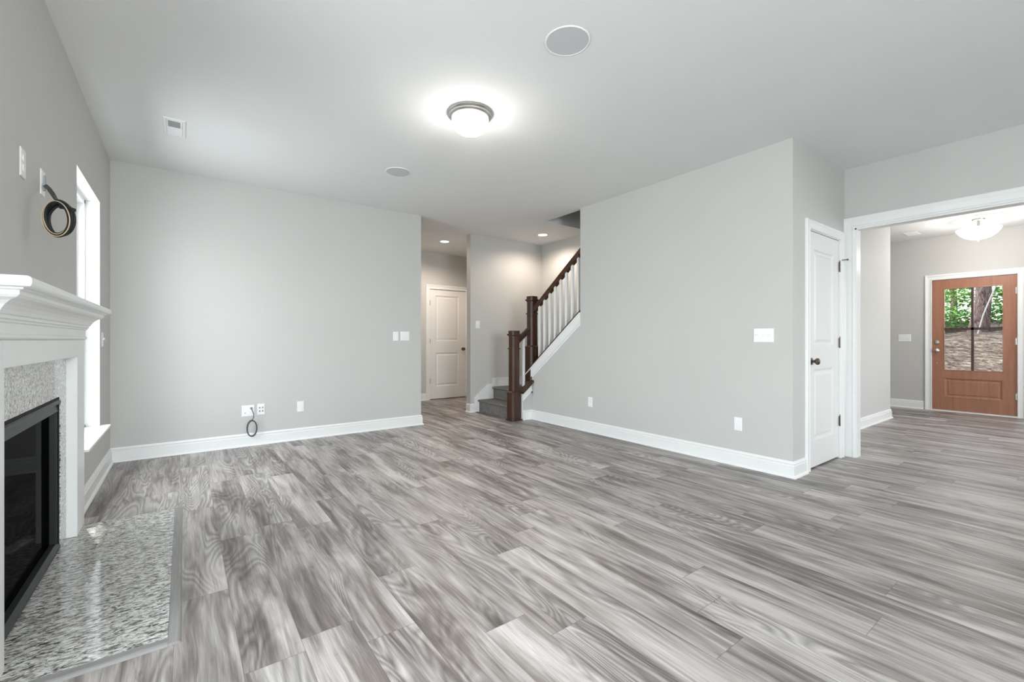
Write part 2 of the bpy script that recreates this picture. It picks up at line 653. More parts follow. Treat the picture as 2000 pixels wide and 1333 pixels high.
# path is walked with the room on its left
base('baseboard_left', [(XL, YB - .0005), (XL, 3.68)], 'white baseboard on the left wall under the tall window')
base('baseboard_left', [(XL, 1.98), (XL, YR)], 'white baseboard on the left wall nearer than the fireplace')
base('baseboard_back', [(XB, YB + T), (XB, YB), (XL + .0, YB)], 'white baseboard along the back wall turning at the hallway corner')
base('baseboard_right', [(4.178, YN), (XR, YN), (XR, YL0), (3.772, YL0)], 'white baseboard along the right wall from the newel post to the closet')
base('baseboard_stair', [(3.60, YD), (XDl, YD), (XDl, YD + T)], 'short white baseboard wrapping the wall end left of the carpeted steps')
base('baseboard_hall', [(3.575, YF), (XB, YF)], 'white baseboard left of the hallway door')
base('baseboard_hall_right', [(XE, YF), (4.53, YF)], 'white baseboard right of the hallway door')
base('baseboard_entry_left', [(8.1, 1.986), (8.1, 1.876), (XO + T, 1.876)], 'white baseboard on the pale wall seen through the cased opening')
base('baseboard_entry', [(XD, DY1 + .085), (XD, 3.5)][::1][::-1][::-1], 'white baseboard left of the brown front door')
base('baseboard_entry_right', [(XD, -1.6), (XD, DY0 - .085)], 'white baseboard right of the brown front door')
base('baseboard_opening', [(XO, YR), (XO, OY0 - .09)], 'white baseboard right of the cased opening')
base('baseboard_rear', [(XL, YR), (XO, YR)], 'white baseboard under the rear windows')

# ------------------------------------------------------------------ casings
CP = [(0, 0), (0, .012), (.004, .016), (.012, .016), (.018, .011), (.052, .013), (.060, .019), (.078, .019), (.083, .014), (.083, 0)]


def casing_path(s0, s1, z):
    return [(s1, 0), (s1, z), (s0, z), (s0, 0)]


def flipx(path):
    return [(a, b) for a, b in path][::-1]


def casing(mb, s0, s1, z, mp, w=1.0):
    # travel so that left = outward
    path = [(s0, 0), (s0, z), (s1, z), (s1, 0)]
    mb.sweep(path, [(a * w, b) for a, b in CP], mp)


# casing of the wide opening (both faces) with its jambs
mb = MB()
casing(mb, OY0, OY1, OZ, lambda a, b, c: (XO - c, a, b), 1.28)
casing(mb, OY0, OY1, OZ, lambda a, b, c: (XO + T + c, a, b), 1.0)
mb.box(XO, XO + T, OY1 - .012, OY1, 0, OZ)
mb.box(XO, XO + T, OY0, OY0 + .012, 0, OZ)
mb.box(XO, XO + T, OY0, OY1, OZ - .012, OZ)
struct(mb, 'trim_1', TRIM, 'white casing around the wide opening to the entry', 'trim')


def hinge(mb, c, axis='Y'):
    x, y, z = c
    mb.lathe([(.0065, -.05), (.0065, .05)], c, 12)
    mb.lathe([(.004, .05), (.007, .054), (.004, .060)], c, 12)
    if axis == 'Y':
        mb.box(x - .016, x + .016, y + .002, y + .005, z - .045, z + .045)
    else:
        mb.box(x + .002, x + .005, y - .016, y + .016, z - .045, z + .045)


def panel_door(s0, s1, z0, z1, panels, mp, d=.035):
    """slab of stiles and rails with moulded panels; third coordinate c: 0 is the face toward the viewer, +d behind"""
    mb = MB()
    S = sorted({s0, s1, *[v for p in panels for v in p[:2]]})
    Z = sorted({z0, z1, *[v for p in panels for v in p[2:]]})
    for i in range(len(S) - 1):
        for j in range(len(Z) - 1):
            a, b = (S[i] + S[i + 1]) / 2, (Z[j] + Z[j + 1]) / 2
            if any(p[0] < a < p[1] and p[2] < b < p[3] for p in panels):
                continue
            mb.add([mp(S[i], Z[j], 0), mp(S[i + 1], Z[j], 0), mp(S[i + 1], Z[j + 1], 0), mp(S[i], Z[j + 1], 0)], [(0, 1, 2, 3)])
    q = [(s0, z0), (s1, z0), (s1, z1), (s0, z1)]
    for k in range(4):
        (a, b), (c, e) = q[k], q[(k + 1) % 4]
        mb.add([mp(a, b, 0), mp(c, e, 0), mp(c, e, d), mp(a, b, d)], [(0, 1, 2, 3)])
    mb.add([mp(a, b, d) for a, b in q], [(0, 1, 2, 3)])
    for p in panels:
        ins = [(0, 0), (.006, .001), (.016, .010), (.026, .012), (.036, .011), (.056, .003)]
        loops = []
        for (w, dp) in ins:
            loops.append([mp(p[0] + w, p[2] + w, dp), mp(p[1] - w, p[2] + w, dp), mp(p[1] - w, p[3] - w, dp), mp(p[0] + w, p[3] - w, dp)])
        for l0, l1 in zip(loops, loops[1:]):
            mb.add(l0 + l1, [(k, (k + 1) % 4, (k + 1) % 4 + 4, k + 4) for k in range(4)])
        mb.add(loops[-1], [(0, 1, 2, 3)])
    return mb


def knob(mb, c, axis, sgn):
    prof = [(.001, .0), (.030, 0), (.031, .004), (.026, .008), (.013, .011), (.011, .022), (.013, .030), (.024, .036), (.029, .046), (.028, .056), (.020, .063), (.004, .066)]
    mb.lathe([(r, h * sgn) for r, h in prof], c, 24, axis)


# --- closet door (door_1): faces -Y
d1 = empty('door_1', (4.61, YN, 0), label='white two-panel closet door with dark knob right of the grey wall', cat='door', kind='structure')
mb = MB()
casing(mb, CX0 + .010, CX1 - .010, CZ - .006, lambda a, b, c: (a, YN - c, b), .93)
mb.box(CX0, CX0 + .012, YN, YN + T, 0, CZ)
mb.box(CX1 - .012, CX1, YN, YN + T, 0, CZ)
mb.box(CX0, CX1, YN, YN + T, CZ - .012, CZ)
# the casing's right leg is cut by the side wall
mb.v = [(min(x, XO - .0165), y, z) for x, y, z in mb.v]
mb.build('door_frame', TRIM, d1)
panel_door(CX0 + .014, CX1 - .014, .014, CZ - .016, [(4.378, 4.832, 1.058, 1.90), (4.378, 4.832, .235, .86)],
           lambda a, b, c: (a, YN + .006 + c, b)).build('door_panel', DOORW, d1)
mb = MB()
knob(mb, (4.318, YN + .006, .928), 'Y', -1)
mb.build('door_handle', BRONZE, d1)
for z in (.35, 1.085, 1.80):
    mb = MB()
    hinge(mb, (CX1 - .006, YN - .004, z))
    if z > 1.7:      # hinge-pin door stop
        mb.tube([(CX1 - .006, YN - .006, z + .062), (CX1 + .02, YN - .05, z + .064)], .004)
        mb.lathe([(.003, -.008), (.008, -.006), (.008, .006), (.003, .008)], (CX1 + .022, YN - .054, z + .064), 10)
    mb.build('hinge', BRONZE, d1)

# --- hallway door (door_2): faces -Y
d2 = empty('door_2', (4.04, YF, 0), label='white two-panel door at the end of the dim hallway', cat='door', kind='structure')
mb = MB()
casing(mb, HX0 + .010, HX1 - .010, 2.059, lambda a, b, c: (a, YF - c, b), .93)
mb.box(HX0, HX0 + .012, YF, YF + T, 0, 2.065)
mb.box(HX1 - .012, HX1, YF, YF + T, 0, 2.065)
mb.box(HX0, HX1, YF, YF + T, 2.053, 2.065)
mb.build('door_frame', TRIM, d2)
panel_door(HX0 + .014, HX1 - .014, .012, 2.049, [(3.775, 4.275, 1.085, 1.945), (3.775, 4.275, .24, .875)],
           lambda a, b, c: (a, YF + .006 + c, b)).build('door_panel', DOORW, d2)
mb = MB()
knob(mb, (4.36, YF + .006, .937), 'Y', -1)
mb.build('door_handle', BRONZE, d2)
for z in (.35, 1.087, 1.80):
    mb = MB()
    hinge(mb, (HX0 + .008, YF - .004, z))
    mb.build('hinge', BRONZE, d2)

# --- front door (door_3): faces -X
d3 = empty('door_3', (XD, 1.245, 0), label='brown wooden front door with four glass lites', cat='door', kind='structure')
mb = MB()
casing(mb, DY0 + .010, DY1 - .010, 2.056, lambda a, b, c: (XD - c, a, b), 1.0)
mb.box(XD, XD + .16, DY0, DY0 + .010, 0, DZ)
mb.box(XD, XD + .16, DY1 - .010, DY1, 0, DZ)
mb.box(XD, XD + .16, DY0, DY1, DZ - .012, DZ)
mb.box(XD - .012, XD + .16, DY0 + .01, DY1 - .01, 0, .018)
mb.build('door_frame', TRIM, d3)
# slab with four lites and one raised panel
mb = MB()
ya, yb, za, zb = DY0 + .013, DY1 - .013, .022, 2.050
lites = [(.939, 1.232, 1.300, 1.905), (1.262, 1.554, 1.300, 1.905), (.939, 1.232, .648, 1.262), (1.262, 1.554, .648, 1.262)]
hole = (.939, 1.554, .648, 1.905)
wall_grid(mb, 'X', XD + .012, XD + .056, ya, yb, za, zb, [hole, (.94, 1.554, .225, .52)])
dp0 = XD + .012
p = (.94, 1.554, .225, .52)
loops = []
for (w, dp) in [(0, 0), (.010, .002), (.020, .010), (.040, .010), (.048, .004)]:
    loops.append([(dp0 + dp, p[0] + w, p[2] + w), (dp0 + dp, p[1] - w, p[2] + w), (dp0 + dp, p[1] - w, p[3] - w), (dp0 + dp, p[0] + w, p[3] - w)])
for l0, l1 in zip(loops, loops[1:]):
    mb.add(l0 + l1, [(k, (k + 1) % 4, (k + 1) % 4 + 4, k + 4) for k in range(4)])
mb.add(loops[-1], [(0, 1, 2, 3)])
mb.sweep([(.94, .225), (1.554, .225), (1.554, .52), (.94, .52)], [(0, 0), (0, -.003), (-.008, -.003), (-.010, 0)], lambda a, b, c: (dp0 + c, a, b), closed=True)
mb.sweep([(.939, .648), (1.554, .648), (1.554, 1.905), (.939, 1.905)], [(0, .0), (0, -.004), (-.012, -.002), (-.014, 0)], lambda a, b, c: (dp0 + c, a, b), closed=True)
slab = mb.build('door_panel', FIRWOOD, d3)
mb = MB()
mb.box(XD + .014, XD + .054, 1.2325, 1.2615, .648, 1.905)
mb.box(XD + .014, XD + .054, .939, 1.554, 1.2625, 1.2995)
mb.build('muntin', WALNUT, d3)
for (a, b, c, d) in lites:
    MB().box(XD + .030, XD + .034, a, b, c, d).build('glass_pane', GLASS, d3)
mb = MB()
mb.lathe([(.001, 0), (.033, 0), (.031, -.010), (.022, -.014), (.001, -.014)], (dp0, 1.640, 1.075), 24, 'X')
mb.box(dp0 - .024, dp0 - .012, 1.634, 1.646, 1.055, 1.095)
mb.build('deadbolt', NICKEL, d3)
mb = MB()
knob(mb, (dp0, 1.640, .945), 'X', -1)
mb.build('door_handle', NICKEL, d3)
mb = MB()
mb.lathe([(.001, 0), (.011, 0), (.009, -.006), (.001, -.007)], (dp0, 1.640, .745), 16, 'X')
mb.build('viewer_cap', NICKEL, d3)
for z in (.30, 1.09, 1.82):
    mb = MB()
    hinge(mb, (XD - .002, DY0 + .012, z), 'X')
    mb.build('hinge', NICKEL, d3)

# ------------------------------------------------------------------ windows


def window_left(name, y0, y1, label, stool=True):
    w = empty(name, (XL, (y0 + y1) / 2, WZ0), label=label, cat='window', kind='structure')
    mb = MB()       # drywall-return jamb liner and vinyl frame
    x0, x1 = XL - .165, XL - .085
    for (a, b, c, d) in ((y0, y0 + .035, WZ0, WZ1), (y1 - .035, y1, WZ0, WZ1), (y0, y1, WZ0, WZ0 + .04), (y0, y1, WZ1 - .035, WZ1)):
        mb.box(x0, x1, a, b, c, d)
    mb.build('window_frame', PLASTIC, w, bevel=.002)
    zm = (WZ0 + WZ1) / 2
    for (za_, zb_, xx) in ((WZ0 + .04, zm + .02, XL - .112), (zm - .02, WZ1 - .035, XL - .135)):
        mb = MB()
        a, b = y0 + .035, y1 - .035
        mb.box(xx - .02, xx + .012, a, a + .04, za_, zb_)
        mb.box(xx - .02, xx + .012, b - .04, b, za_, zb_)
        mb.box(xx - .02, xx + .012, a + .04, b - .04, za_, za_ + .04)
        mb.box(xx - .02, xx + .012, a + .04, b - .04, zb_ - .04, zb_)
        sash = mb.build('sash', PLASTIC, w, bevel=.002)
        MB().box(xx - .006, xx - .002, a + .04, b - .04, za_ + .04, zb_ - .04).build('glass_pane', GLASS, sash)
        bpy.data.objects[sash.name].children
    if stool:
        mb = MB()
        mb.box(XL - .09, XL, y0 + .001, y1 - .001, WZ0 + .001, WZ0 + .019)
        mb.box(XL, XL + .063, y0 - .045, y1 + .03, WZ0 + .001, WZ0 + .019)
        mb.build('window_sill', TRIM, w, bevel=.003)
    mb = MB()   # painted returns
    mb.box(XL - .085, XL - .001, y0 + .0005, y0 + .004, WZ0 + .02, WZ1 - .001)
    mb.box(XL - .085, XL - .001, y1 - .004, y1 - .0005, WZ0 + .02, WZ1 - .001)
    mb.box(XL - .085, XL - .001, y0 + .004, y1 - .004, WZ1 - .004, WZ1 - .0005)
    mb.build('window_return', TRIM, w)
    return w


window_left('window_1', WY0, WY1, 'tall white window in the left wall beyond the fireplace')
window_left('window_2', .72, 1.68, 'tall white window in the left wall nearer than the fireplace, out of the picture')
for i, (x, w_, z, hh) in enumerate(WIN_REAR):
    w = empty('window_%d' % (i + 3), (x, YR, z - hh / 2), label='wide white window in the wall behind the camera, ' + ('beside the left wall' if i == 0 else 'farther from the left wall'), cat='window', kind='structure')
    mb = MB()
    a, b, c, d = x - w_ / 2, x + w_ / 2, z - hh / 2, z + hh / 2
    for q in ((a, a + .05, c, d), (b - .05, b, c, d), (a + .05, b - .05, c, c + .05), (a + .05, b - .05, d - .05, d), (x - .03, x + .03, c + .05, d - .05)):
        mb.box(q[0], q[1], YR - .12, YR - .06, q[2], q[3])
    mb.build('window_frame', PLASTIC, w)
    mb = MB()
    mb.box(a - .04, b + .04, YR, YR + .06, c - .02, c - .001)
    mb.build('window_sill', TRIM, w)
w = empty('window_5', (7.3, -1.6, .65), label='window in the near wall of the entry, out of the picture', cat='window', kind='structure')
mb = MB()
for q in ((6.4, 6.45, .65, 2.25), (8.15, 8.2, .65, 2.25), (6.45, 8.15, .65, .70), (6.45, 8.15, 2.2, 2.25), (7.27, 7.33, .70, 2.2)):
    mb.box(q[0], q[1], -1.68, -1.63, q[2], q[3])
mb.build('window_frame', PLASTIC, w)

# ------------------------------------------------------------------ fireplace
XG, XF, XS = -.523, -.478, -.368     # granite face, surround face, shelf edge
FY0, FY1 = 2.33, 3.30
mt = empty('fireplace_mantel', (XL, 2.85, 0), label='white fireplace mantel with moulded shelf on the left wall', cat='mantel')
for (a, b) in ((2.045, 2.183), (3.437, 3.655)):
    MB().box(XL + .001, XF, a, b, .012, 1.112).build('pilaster', TRIM, mt, bevel=.002)
MB().box(XL + .001, XF, 2.183, 3.437, 1.017, 1.112).build('header_board', TRIM, mt, bevel=.002)
ym0, ym1 = 2.045, 3.655
mb = MB()
CR = [(0, 1.112), (.006, 1.114), (.010, 1.119), (.010, 1.128), (.004, 1.133), (.004, 1.168), (.010, 1.171), (.012, 1.178), (.018, 1.182), (.018, 1.192),
      (.024, 1.196), (.030, 1.208), (.040, 1.222), (.054, 1.234), (.070, 1.242), (.078, 1.250), (.078, 1.262), (.088, 1.266), (.088, 1.271), (0, 1.271)]
mb.sweep([(XL + .001, ym0), (XF, ym0), (XF, ym1), (XL + .001, ym1)], [(-a, b) for a, b in CR], lambda a, b, c: (a, b, c))
mb.box(XL + .001, XF, ym0, ym1, 1.113, 1.270)
mb.build('crown_moulding', TRIM, mt, angle=20)
mb = MB()
SH = [(0, 1.271), (.098, 1.271), (.106, 1.274), (.110, 1.281), (.110, 1.295), (.106, 1.302), (.098, 1.306), (0, 1.306)]
mb.sweep([(XL + .001, ym0 + .0), (XF, ym0), (XF, ym1), (XL + .001, ym1)], [(-a, b) for a, b in SH], lambda a, b, c: (a, b, c))
mb.box(XL + .001, XF, ym0, ym1, 1.2715, 1.3055)
sh = mb.build('shelf', TRIM, mt, angle=20)

gs = empty('granite_surround', (XG, 2.82, 0), label='speckled grey granite facing around the firebox', cat='fireplace facing')
mb = MB()
wall_grid(mb, 'X', XL + .001, XG, 2.184, 3.436, .012, 1.016, [(FY0, FY1, 0, .815)])
gs2 = mb
bpy.data.objects.remove(gs)
tag(gs2.build('granite_surround', GRANITE), 'speckled grey granite facing around the black firebox', 'fireplace facing')

fb = empty('firebox_insert', (XL - .2, 2.815, 0), label='black metal gas firebox set into the granite facing', cat='fireplace')
mb = MB()
t = .004
mb.box(XL - .50, XL - .49, FY0 + .004, FY1 - .004, .012, .81)
mb.box(XL - .49, XG - .004, FY0 + .004, FY0 + .012, .012, .81)
mb.box(XL - .49, XG - .004, FY1 - .012, FY1 - .004, .012, .81)
mb.box(XL - .49, XG - .004, FY0 + .012, FY1 - .012, .80, .81)
mb.box(XL - .49, XG - .004, FY0 + .012, FY1 - .012, .012, .020)
mb.build('firebox_shell', SOOT, fb)
mb = MB()
# hood: sloping sheet with a lip under the granite
mb.prism([(XG - .050, .798), (XG - .004, .798), (XG + .004, .792), (XG + .004, .780), (XG - .012, .772), (XG - .006, .738), (XG - .014, .732), (XG - .050, .732)],
         FY0 + .013, FY1 - .013, lambda a, b, c: (a, c, b))
mb.build('hood', BLACK, fb)
mb = MB()
mb.box(XG - .05, XG - .010, FY0 + .013, FY0 + .038, .050, .731)
mb.box(XG - .05, XG - .010, FY1 - .038, FY1 - .013, .050, .731)
mb.prism([(XG - .05, .0205), (XG + .002, .0205), (XG + .002, .034), (XG - .014, .048), (XG - .05, .050)], FY0 + .013, FY1 - .013, lambda a, b, c: (a, c, b))
mb.build('face_frame', BLACK, fb)
MB().box(XG - .040, XG - .036, FY0 + .038, FY1 - .038, .050, .731).build('glass_front', FIREGLASS, fb)

he = empty('hearth', (-.25, 2.83, 0), label='polished speckled granite hearth slab on the floor with grey wood edging', cat='hearth')
MB().box(XL + .001, -.047, 2.072, 3.638, .0005, .0105).build('granite_slab', GRANITE, he, bevel=.0015)
mb = MB()
mb.prism([(-.047, .0005), (-.006, .0005), (-.012, .008), (-.018, .0115), (-.047, .0115)], 2.03, 3.642, lambda a, b, c: (a, c, b))
mb.build('edging_strip', STRIPW, he)
mb = MB()
mb.prism([(2.072, .0005), (2.030, .0005), (2.036, .008), (2.042, .0115), (2.072, .0115)], XL + .031, -.047, lambda a, b, c: (c, a, b))
mb.build('edging_strip', STRIPX, he)

# ------------------------------------------------------------------ wall plates


def plate(kind, c, facing, n, label, cat, group=None, width=None):
    """kind switch/outlet/blank; c centre; facing '-Y','-X','+X'; n gangs"""
    e = empty({'switch': 'light_switch', 'outlet': 'wall_outlet', 'jack': 'cable_plate', 'media': 'media_outlet'}[kind], c, label=label, cat=cat, group=group)
    w = width or (.071 + .046 * (n - 1))
    hh = .117

    def M(a, b, d):      # a sideways, b up, d out of the wall
        if facing == '-Y':
            return (c[0] + a, c[1] - d, c[2] + b)
        if facing == '-X':
            return (c[0] - d, c[1] - a, c[2] + b)
        return (c[0] + d, c[1] + a, c[2] + b)

    def B(mb, a0, a1, b0, b1, d0, d1):
        mb.prism([(a0, b0), (a1, b0), (a1, b1), (a0, b1)], d0, d1, M)
    mb = MB()
    l0 = [(-w / 2, -hh / 2), (w / 2, -hh / 2), (w / 2, hh / 2), (-w / 2, hh / 2)]
    l1 = [(a * (1 - .012 / w), b * (1 - .012 / hh)) for a, b in l0]
    vs = [M(a, b, .0005) for a, b in l0] + [M(a, b, .0035) for a, b in l0] + [M(a, b, .006) for a, b in l1]
    mb.add(vs, [(3, 2, 1, 0)] + [(k, (k + 1) % 4, (k + 1) % 4 + 4, k + 4) for k in range(4)] + [(k + 4, (k + 1) % 4 + 4, (k + 1) % 4 + 8, k + 8) for k in range(4)] + [(8, 9, 10, 11)])
    mb.build('cover_plate', PLASTIC, e)
    for g in range(n):
        gx = (g - (n - 1) / 2) * .046
        if kind == 'switch':
            mb = MB()
            B(mb, gx - .0055, gx + .0055, -.013, .013, .006, .0068)
            B(mb, gx - .0045, gx + .0045, -.002, .012 if g % 2 == 0 else .006, .0068, .017)
            mb.build('toggle', PLASTIC, e)
        elif kind == 'outlet':
            for s_ in (.020, -.020):
                mb = MB()
                pts = [(gx + .017 * math.cos(k * math.pi / 8), s_ + .0155 * math.sin(k * math.pi / 8)) for k in range(16)]
                mb.prism(pts, .006, .0085, M)
                rc = mb.build('receptacle', PLASTIC, e)
                mb = MB()
                B(mb, gx - .008, gx - .006, s_ - .001, s_ + .008, .0085, .0088)
                B(mb, gx + .006, gx + .008, s_ - .001, s_ + .007, .0085, .0088)
                B(mb, gx - .002, gx + .002, s_ - .010, s_ - .006, .0085, .0088)
                mb.build('slot', DARKSLOT, rc)
        elif kind == 'media':
            for a in (gx - .014, gx + .014):
                for b in (.018, -.018):
                    mb = MB()
                    B(mb, a - .007, a + .007, b - .008, b + .008, .006, .009)
                    B(mb, a - .004, a + .004, b - .009, b - .001, .009, .0095)
                    mb.build('jack', DARKSLOT if False else DUCT, e)
    return e


P_ = plate
P_('switch', (2.158, YB, 1.158), '-Y', 1, 'white single light switch on the back wall, left of the square double switch', 'light switch')
P_('switch', (2.280, YB, 1.160), '-Y', 2, 'white square double light switch on the back wall nearest the hallway', 'light switch')
P_('outlet', (1.050, YB, .368), '-Y', 1, 'single white outlet on the back wall, standing apart right of the cable plates', 'outlet')
P_('media', (.662, YB, .373), '-Y', 1, 'white plate with four grey jacks low on the back wall', 'media outlet')
cp = P_('jack', (.543, YB, .367), '-Y', 1, 'wide white cable plate low on the back wall with a grey cable coming out', 'cable plate', width=.117)
mb = MB()
mb.prism([(.515 + .006 * math.cos(k * math.pi / 6), .345 + .006 * math.sin(k * math.pi / 6)) for k in range(12)], YB - .006, YB - .0075, lambda a, b, c: (a, c, b))
mb.build('jack', DUCT, cp)
mb = MB()
mb.prism([(.572 + .013 * math.cos(k * math.pi / 8), .392 + .013 * math.sin(k * math.pi / 8)) for k in range(16)], YB - .006, YB - .009, lambda a, b, c: (a, c, b))
mb.build('grommet', DUCT, cp)
P_('switch', (XR, 1.748, 1.150), '-X', 3, 'white triple light switch on the right wall near its corner', 'light switch')
P_('outlet', (XR, 3.736, .362), '-X', 1, 'white outlet low on the right wall, nearer the stair', 'outlet')
P_('outlet', (XR, 1.963, .368), '-X', 1, 'white outlet low on the right wall below the triple switch', 'outlet')
P_('switch', (3.660, YD, 1.348), '-Y', 1, 'white light switch on the taupe wall above the carpeted steps', 'light switch')
P_('switch', (XD, 2.028, 1.145), '-X', 3, 'white triple light switch left of the brown front door', 'light switch')
P_('switch', (XL, 4.905, 1.115), '+X', 1, 'light switch on the left wall between the window and the corner', 'light switch')
P_('outlet', (XL, 2.672, 1.841), '+X', 1, 'white outlet plate high on the left wall above the mantel', 'outlet')
cp = P_('jack', (XL, 2.992, 1.850), '+X', 1, 'white plate above the mantel with a slot where the cable comes out', 'cable plate')
mb = MB()
mb.box(XL + .006, XL + .012, 2.982, 3.002, 1.815, 1.885)
mb.build('grommet', DUCT, cp)


def coil(parent, name, mat, c, ax1, ax2, r1, r2, turns, tr, wob, seed, lead=None, label=None):
    rnd = random.Random(seed)
    pts = list(lead or [])
    n = int(turns * 36)
    a1, a2 = Vector(ax1).normalized(), Vector(ax2).normalized()
    nn = a1.cross(a2)
    ph = [rnd.uniform(0, 6.28) for _ in range(4)]
    for i in range(n + 1):
        a = 2 * math.pi * i / 36 + math.pi * .5
        k = i / 36
        rr = 1 + wob * math.sin(k * 2.1 + ph[0]) + wob * .5 * math.sin(a * 2 + k + ph[1])
        off = tr * 1.6 * math.sin(k * 2.7 + ph[2])
        pts.append(Vector(c) + a1 * r1 * rr * math.cos(a) + a2 * r2 * rr * math.sin(a) + nn * off)
    o = MB().tube(pts, tr, 8).build(name, mat, parent)
    if label:
        o['label'] = label
    return o


cb = empty('cable_coil', (-.44, 2.73, 1.64), label='coil of black and tan cable hanging from the plate above the mantel', cat='cable')
cc = Vector((-.44, 2.73, 1.64))
a1 = Vector((.8, -.6, 0))
start = Vector((XL + .012, 2.985, 1.835))
topp = cc + Vector((-.005, 0, .075))
lead = [start, start.lerp(topp, .3) + Vector((0, 0, .006)), start.lerp(topp, .65) + Vector((0, 0, .004))]
coil(cb, 'black_cable', CABLEK, cc, a1, (0, 0, 1), -.057, .070, 4, .0060, .08, 3, lead)
coil(cb, 'black_cable', CABLEK, cc + Vector((.006, .004, -.002)), a1, (0, 0, 1), -.055, .068, 3, .0052, .08, 9, [p + Vector((.004, .004, .006)) for p in lead])
coil(cb, 'tan_cable', CABLEY, cc + Vector((-.004, -.008, 0)), a1, (0, 0, 1), -.060, .073, 2, .0023, .10, 5, None, 'thin tan cable')
mb = MB()
e0 = cc + a1 * .030 + Vector((0, 0, .052))
mb.tube([e0 - a1 * .02, e0 + a1 * .01 + Vector((0, 0, -.004)), e0 + a1 * .040 + Vector((0, 0, -.016))], .009, 10)
mb.build('cable_end', CABLEK, cb)

cb2 = empty('cable_coil', (.57, YB - .06, .19), label='dark grey cable coil hanging from the back wall plate over the baseboard', cat='cable')
cc = Vector((.572, YB - .055, .188))
st = Vector((.572, YB - .008, .388))
tp = cc + Vector((.004, 0, .082))
coil(cb2, 'grey_cable', CABLEG, cc, (1, .15, 0), (0, 0, 1), -.046, .080, 3, .0042, .06, 11,
     [st, st + Vector((.004, -.03, -.012)), st + Vector((.016, -.045, -.05)), tp + Vector((.012, .0, .03))])

# ------------------------------------------------------------------ ceiling fixtures
for (x, y, lb) in ((1.680, 1.762, 'large round grey ceiling speaker nearest the camera'), (1.670, 4.108, 'round grey ceiling speaker beyond the lit dome light')):
    s_ = empty('ceiling_speaker', (x, y, H), label=lb, cat='speaker', group='round speakers in the ceiling')
    mb = MB()
    mb.lathe([(.113, -.0005), (.113, -.004), (.118, -.006), (.122, -.004), (.123, -.0005)], (x, y, H), 48)
    mb.build('rim', PLASTIC, s_)
    mb = MB()
    mb.lathe([(.1125, -.0005), (.1125, -.0045), (.02, -.0055), (.001, -.0055)], (x, y, H), 48)
    mb.build('grille', GRILLE, s_)

LX, LY = 1.655, 2.742
fx = empty('ceiling_light', (LX, LY, H), label='lit flush dome light with brushed nickel rim in the middle of the ceiling', cat='ceiling light')
mb = MB()
mb.lathe([(.150, -.0005), (.164, -.002), (.165, -.010), (.160, -.016), (.153, -.020), (.152, -.028), (.146, -.034), (.140, -.038), (.132, -.040), (.120, -.038), (.100, -.02), (.05, -.0005)], (LX, LY, H), 56)
mb.build('rim', NICKEL, fx)
mb = MB()
mb.lathe([(.131, -.040), (.132, -.060), (.126, -.085), (.112, -.110), (.088, -.131), (.056, -.146), (.024, -.152), (.008, -.153)], (LX, LY, H), 48)
mb.build('globe', GLOBE, fx)
mb = MB()
mb.lathe([(.004, -.153), (.016, -.154), (.015, -.158), (.006, -.161), (.006, -.166), (.003, -.170), (.001, -.171)], (LX, LY, H), 24)
mb.build('finial', NICKEL, fx)
add_light('dome_bulb', 'POINT', (LX, LY, H - .235), 5, (1, .97, .92), radius=.08)

EX, EY = 8.593, 1.064
fx = empty('ceiling_light', (EX, EY, H), label='lit semi-flush bowl light hanging from the entry ceiling', cat='ceiling light')
mb = MB()
mb.lathe([(.060, -.0005), (.066, -.006), (.062, -.016), (.050, -.022), (.014, -.026), (.014, -.10), (.022, -.104), (.022, -.118), (.012, -.122), (.012, -.285), (.016, -.288), (.012, -.297), (.002, -.300)], (EX, EY, H), 32)
mb.build('canopy', NICKEL, fx)
mb = MB()
mb.lathe([(.215, -.130), (.220, -.135), (.212, -.160), (.180, -.205), (.130, -.245), (.070, -.268), (.014, -.276), (.014, -.272), (.070, -.262), (.128, -.239), (.176, -.200), (.207, -.156), (.212, -.136)], (EX, EY, H), 48)
mb.build('bowl', BOWL, fx)
add_light('entry_bulb', 'POINT', (EX + .05, EY, H - .15), 3.5, (1, .96, .90), radius=.05)
add_light('entry_bulb', 'POINT', (EX, EY, H - .40), 19, (1, .96, .91), radius=.12)

for (x, y, lb, en) in ((3.466, 6.556, 'lit recessed ceiling light over the far hallway', 58), (4.467, 5.237, 'lit recessed ceiling light over the stair landing', 34)):
    s_ = empty('recessed_light', (x, y, H), label=lb, cat='recessed light', group='round recessed lights in the hallway ceiling')
    mb = MB()
    mb.lathe([(.070, -.0005), (.070, -.003), (.078, -.006), (.088, -.004), (.090, -.0005)], (x, y, H), 40)
    mb.build('rim', PLASTIC, s_)
    mb = MB()
    mb.lathe([(.0695, -.0005), (.0695, -.003), (.001, -.0035)], (x, y, H), 40)
    mb.build('lens', CANLENS, s_)
    add_light('recessed_bulb', 'SPOT', (x, y, H - .03), en, (1, .85, .72), spot=R(165), radius=.06)


